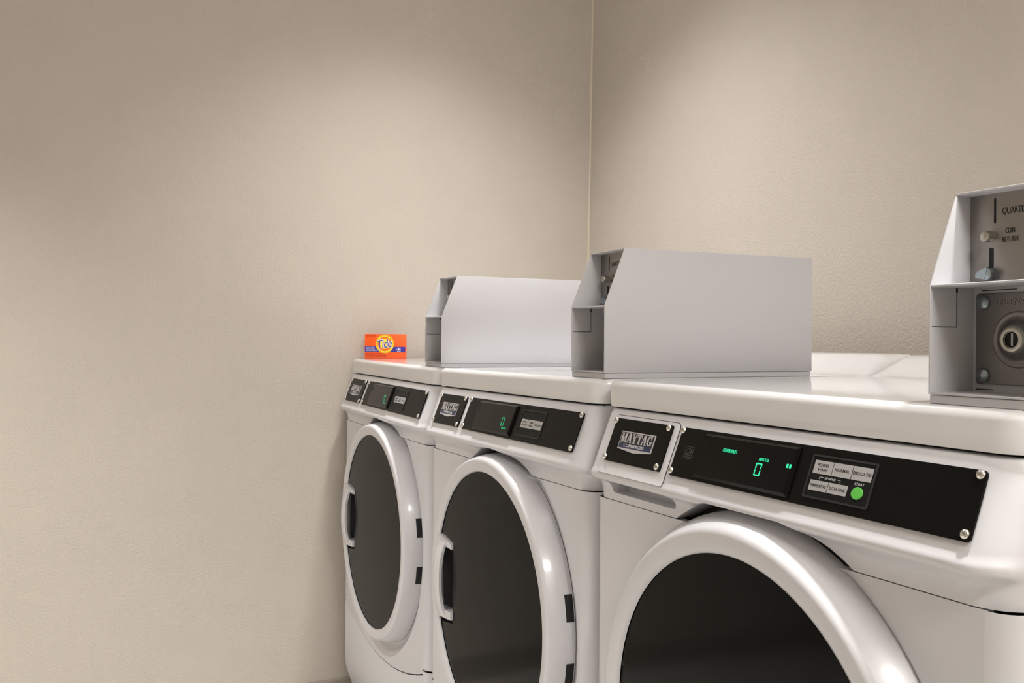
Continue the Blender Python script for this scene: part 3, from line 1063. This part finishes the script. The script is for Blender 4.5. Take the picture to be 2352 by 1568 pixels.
def coin_box():
    root = bpy.data.objects.new('coin_box', None)
    COL.objects.link(root)
    side = [(BY0, BZ0), (BY0, BZ1), (BY1, BZ2), (BY2, BZ2), (BY2, BZ0)]
    t = 0.0022
    for nm, xa, xb in (('side_panel', BX0, BX0 + t), ('side_panel', BX1 - t, BX1)):
        Geo().prism(side, xa, xb, lambda y, z, x: (x, y, z)).make(nm, M['housing'], root, None, BORI, 0.0006, 2)
    g1 = Geo()
    g1.box(BX0 + 0.0005, BX1 - 0.0005, BY1 - 0.001, BY2 - 0.0005, BZ2 - t, BZ2 - 0.0001)
    hood = g1.make('hood', M['housing'], root, None, BORI, 0.0005, 2)
    Geo().box(BX0 + t, BX1 - t, BY2 - 0.004, BY2 - 0.001, BZ0, BZ2 - t).make('back_panel', M['housing'], root, None, BORI)
    Geo().box(BX0 + t, BX1 - t, BY0 + 0.0004, 0.078, BZ1 - 0.0022, BZ1).make('shelf', M['housing'], root, None, BORI, 0.0005, 1)
    Geo().box(BX0 + t, BX1 - t, BY0 + 0.0004, BY2 - 0.004, BZ0, BZ0 + 0.0022).make('bottom_flange', M['housing'], root, None, BORI, 0.0005, 1)
    # plinth
    Geo().box(BX0 + 0.0008, BX1 - 0.0008, BY0 + 0.0012, BY2 - 0.002, 0.0574, BZ0 - 0.0004).make('plinth', M['housing'], root, None, BORI, 0.0006, 1)
    # joint on the inner face of the side panel
    sj = Geo()
    sj.box(BX0 + t, BX0 + t + 0.00025, 0.0545, 0.0552, 0.130, 0.1665)
    sj.box(BX0 + t, BX0 + t + 0.00025, BY0 + 0.002, 0.0552, 0.1292, 0.1300)
    sj.box(BX0 + t, BX0 + t + 0.0004, 0.0538, 0.0560, 0.1625, 0.1668)
    sj.make('panel_joint', M['dark'], root, None, BORI)
    # coin face
    yf = 0.073
    face = Geo().box(BX0 + t, BX1 - t, yf, yf + 0.002, BZ1, BZ2 - t).make('coin_face', M['brushed'], root, None, BORI)
    Geo().box(0.5498, 0.5512, yf - 0.0006, yf + 0.0004, 0.2275, 0.2508).make('coin_slot', M['dark'], face, None, BORI)
    place_text('slot_lettering', 'QUARTERS', 0.0285, 0.0072, (0.5582 + 0.01425, yf - 0.0003, 0.2372), (1, 0, 0), (0, 0, 1), (0, -1, 0), M['ink'], face, BORI)
    place_text('slot_lettering', 'COIN', 0.0098, 0.0048, (0.5664, yf - 0.0003, 0.2192), (1, 0, 0), (0, 0, 1), (0, -1, 0), M['ink'], face, BORI)
    place_text('slot_lettering', 'RETURN', 0.0165, 0.0048, (0.5664, yf - 0.0003, 0.2112), (1, 0, 0), (0, 0, 1), (0, -1, 0), M['ink'], face, BORI)
    kb = Geo().lathe([(0.0052, 0.0), (0.0055, -0.002), (0.0055, -0.0085), (0.0048, -0.0100), (0.0006, -0.0102)], (0.5470, yf, 0.2145), yaxis, 24)
    kb.make('return_knob', M['lockm'], face, 40, BORI)
    Geo().box(0.5448, 0.5490, yf - 0.0006, yf + 0.0004, 0.180, 0.2040).make('lever_slot', M['dark'], face, None, BORI)
    lv = Geo()
    lv.lathe([(0.0062, 0.0), (0.0066, -0.003), (0.0066, -0.0065), (0.0058, -0.0085), (0.0006, -0.0088)], (0.5475, yf, 0.1795), yaxis, 24)
    lv.prism([(0.5365, 0.1760), (0.5465, 0.1745), (0.5490, 0.1855), (0.5400, 0.1830), (0.5365, 0.1805)], yf - 0.009, yf - 0.003, lambda x, z, y: (x, y, z))
    lv.make('return_lever', M['zinc'], face, 40, BORI)
    # vault with its cover plate
    yv = 0.078
    vault = Geo().box(BX0 + t, BX1 - t, yv, yv + 0.20, BZ0 + 0.0022, BZ1 - 0.0022).make('vault', M['housing'], root, None, BORI)
    pl = Geo()
    pl.prism(rrect(0.5280, 0.6195, 0.0755, 0.1616, 0.003, 4), yv - 0.0022, yv, lambda x, z, y: (x, y, z))
    plo = pl.make('vault_plate', M['vault'], root, None, BORI, 0.0005, 1)
    for bxx in (0.5372, 0.6103):
        for bz in (0.1526, 0.0838):
            Geo().lathe([(0.0072, 0.0), (0.0072, -0.0010), (0.0064, -0.0026), (0.0046, -0.0040), (0.0022, -0.0048), (0.0003, -0.0050)], (bxx, yv - 0.0022, bz), yaxis, 24).make('bolt', M['zinc'], plo, 60, BORI)
    c = (0.5728, yv - 0.0022, 0.1178)
    Geo().lathe([(0.0265, 0.0), (0.0258, -0.0008), (0.0245, -0.0010), (0.0228, -0.0002), (0.0215, -0.0001), (0.0185, -0.0012), (0.0165, -0.0040), (0.0120, -0.0085), (0.0105, -0.0090), (0.0070, -0.0085)], c, yaxis, 48).make('lock_boss', M['vault'], plo, 45, BORI)
    Geo().lathe([(0.0150, -0.0040), (0.0118, -0.0098), (0.0100, -0.0105), (0.0078, -0.0100), (0.0074, -0.0062), (0.0003, -0.0060)], c, yaxis, 36).make('lock_barrel', M['lockm'], plo, 45, BORI)
    Geo().lathe([(0.0071, -0.0070), (0.0003, -0.0071)], c, yaxis, 24).make('keyhole', M['dark'], plo, None, BORI)
    Geo().box(c[0] - 0.0011, c[0] + 0.0011, c[1] - 0.0080, c[1] - 0.0068, c[2] - 0.0058, c[2] + 0.0058).make('lock_pin', M['zinc'], plo, None, BORI)
    place_text('maker_lettering', 'GREENWALD', 0.0470, 0.0066, (0.5740, yv - 0.0024, 0.1534), (1, 0, 0), (0, 0, 1), (0, -1, 0), M['brushed'], plo, BORI, extrude=0.0005)
    sl = Geo()
    sl.box(0.5330, 0.5700, yv - 0.0004, yv, 0.1644, 0.1652)
    sl.make('vault_slit', M['dark'], vault, None, BORI)
    sl = Geo()
    sl.box(0.5270, 0.5460, yv - 0.0004, yv, 0.0698, 0.0707)
    sl.make('vault_slit', M['dark'], vault, None, BORI)
    return root


cb = coin_box()
cb.matrix_world = frame_matrix(0, BORI)
tag(cb, 'grey steel coin box on the washer showing its round lock and return knob', 'coin box', 'coin boxes')
cb2 = copy_tree(cb)
cb2.matrix_world = frame_matrix(1, BORI)
tag(cb2, 'grey steel coin box on the dryer beside the washer, largest full side panel', 'coin box', 'coin boxes')
cb3 = copy_tree(cb)
cb3.matrix_world = frame_matrix(2, BORI)
tag(cb3, 'pale coin box on the far dryer next to the orange detergent box', 'coin box', 'coin boxes')

# ------------------------------------------------------------------ detergent carton on the far dryer
bw, bh, bd = 0.1155, 0.0695, 0.026
box = bpy.data.objects.new('detergent_box', None)
COL.objects.link(box)
tag(box, 'small orange detergent carton with yellow rings standing on the far dryer lid', 'detergent box')
fn = Vector((0.954, -0.298, 0)).normalized()
ang = math.atan2(fn.y, fn.x) + R(90) - R(9)   # the carton's front looks along its local -y
DBX = (-1.400, 0.093)
lm = frame_matrix(2, (0, 0, 0))
zl = (lm @ Vector((DBX[0] + 1.392, DBX[1], 0.0573))).z
box.matrix_world = Matrix.Translation((DBX[0], DBX[1], zl + 0.0004)) @ Matrix.Rotation(R(0.55), 4, 'Y') @ Matrix.Rotation(ang, 4, 'Z')
Geo().box(-bw / 2, bw / 2, 0.0, bd, 0.0, bh).make('carton', M['orange'], box, None, (0, 0, 0), 0.0009, 2)
for nm, a, b, c_, d_ in (('flap_edge', bw / 2 - 0.0002, bw / 2 + 0.0003, 0.003, bd - 0.003),):
    Geo().box(a, b, c_, d_, 0.002, bh - 0.002).make(nm, M['peach'], box)


def face_poly(name, poly, d0, d1, material):
    return Geo().prism(poly, -d0, -d1, lambda x, z, y: (x, y, z)).make(name, material, box)


def disc(cx, cz, r, n=40):
    return [(cx + r * math.cos(2 * math.pi * i / n), cz + r * math.sin(2 * math.pi * i / n)) for i in range(n)]


face_poly('blue_band', [(-bw / 2 + .0008, bh * .275), (bw / 2 - .001, bh * .275), (bw / 2 - .001, bh * .49), (-bw / 2 + .0008, bh * .50)], 0.0, 0.0002, M['indigo'])
ccx, ccz = -0.0012, bh * 0.605
face_poly('yellow_ring', disc(ccx, ccz, 0.0262), 0.0002, 0.0004, M['yellow'])
face_poly('light_ring', disc(ccx, ccz, 0.0222), 0.0004, 0.0005, M['yellow2'])
face_poly('orange_ring', disc(ccx, ccz, 0.0202), 0.0005, 0.0006, M['orange2'])
face_poly('yellow_centre', disc(ccx + 0.0005, ccz + 0.0005, 0.0145), 0.0006, 0.0007, M['yellow2'])
ca, sa = math.cos(R(9)), math.sin(R(9))
for nm, off, dp, mt, w_, h_ in (('word_outline', 0.035, 0.0009, M['wprint'], 0.0425, 0.0265), ('brand_lettering', 0.0, 0.0012, M['indigo'], 0.0395, 0.0237)):
    place_text(nm, 'Tide', w_, h_, (ccx, -dp, ccz + 0.0005), (ca, 0, sa), (-sa, 0, ca), (0, -1, 0), mt, box, shear=0.28, offset=0.004 + off * 0.75, spacing=0.93, extrude=0.00008)
place_text('small_lettering', 'ULTRA', 0.0105, 0.0022, (ccx - 0.011, -0.0009, ccz + 0.0140), (ca, 0, sa), (-sa, 0, ca), (0, -1, 0), M['wprint'], box)
for j, (tx, w_) in enumerate((('ORIGINAL SCENT', 0.0235), ('PARFUM ORIGINAL', 0.0255), ('FRAGANCIA A ORIGINAL', 0.0305))):
    place_text('small_lettering', tx, w_, 0.0026, (-bw / 2 + 0.0038 + w_ / 2, -0.0004, bh * (.455 - .066 * j)), (1, 0, 0), (0, 0, 1), (0, -1, 0), M['wprint'], box)


def print_lines(name, rows, material):
    """Fine print too small to read: rows of word-length dashes."""
    gg = Geo()
    for x, z, total in rows:
        k = 0
        while total > 0.002:
            w_ = (0.0042, 0.0026, 0.0058, 0.0034)[k % 4]
            w_ = min(w_, total)
            gg.box(x, x + w_, -0.0002, 0.0, z, z + 0.0017)
            x += w_ + 0.0009
            total -= w_ + 0.0009
            k += 1
    return gg.make(name, material, box)


print_lines('fine_print', [(-bw / 2 + 0.004, bh * .925, 0.030), (-bw / 2 + 0.004, bh * .880, 0.030)], M['redink'])
print_lines('fine_print', [(-bw / 2 + 0.003, bh * .195, 0.054), (-bw / 2 + 0.003, bh * .140, 0.060), (-bw / 2 + 0.003, bh * .085, 0.060)], M['redink'])
em = Geo()
ex, ez = bw / 2 - 0.0195, bh * 0.385
em.prism(disc(ex, ez + 0.0008, 0.0024, 20), -0.0002, -0.0004, lambda x, z, y: (x, y, z))
for i in range(16):
    a0, a1 = R(-40 + 260 * i / 16), R(-40 + 260 * (i + 1) / 16)
    em.prism([(ex + 0.0050 * math.cos(a0), ez + 0.0044 * math.sin(a0)), (ex + 0.0050 * math.cos(a1), ez + 0.0044 * math.sin(a1)),
              (ex + 0.0056 * math.cos(a1), ez + 0.0050 * math.sin(a1)), (ex + 0.0056 * math.cos(a0), ez + 0.0050 * math.sin(a0))], -0.0002, -0.0004, lambda x, z, y: (x, y, z))
for i in range(4):
    em.box(ex - 0.0042 + 0.0026 * i, ex - 0.0024 + 0.0026 * i, -0.0004, -0.0002, ez - 0.0054, ez - 0.0038)
em.make('round_emblem', M['wprint'], box)
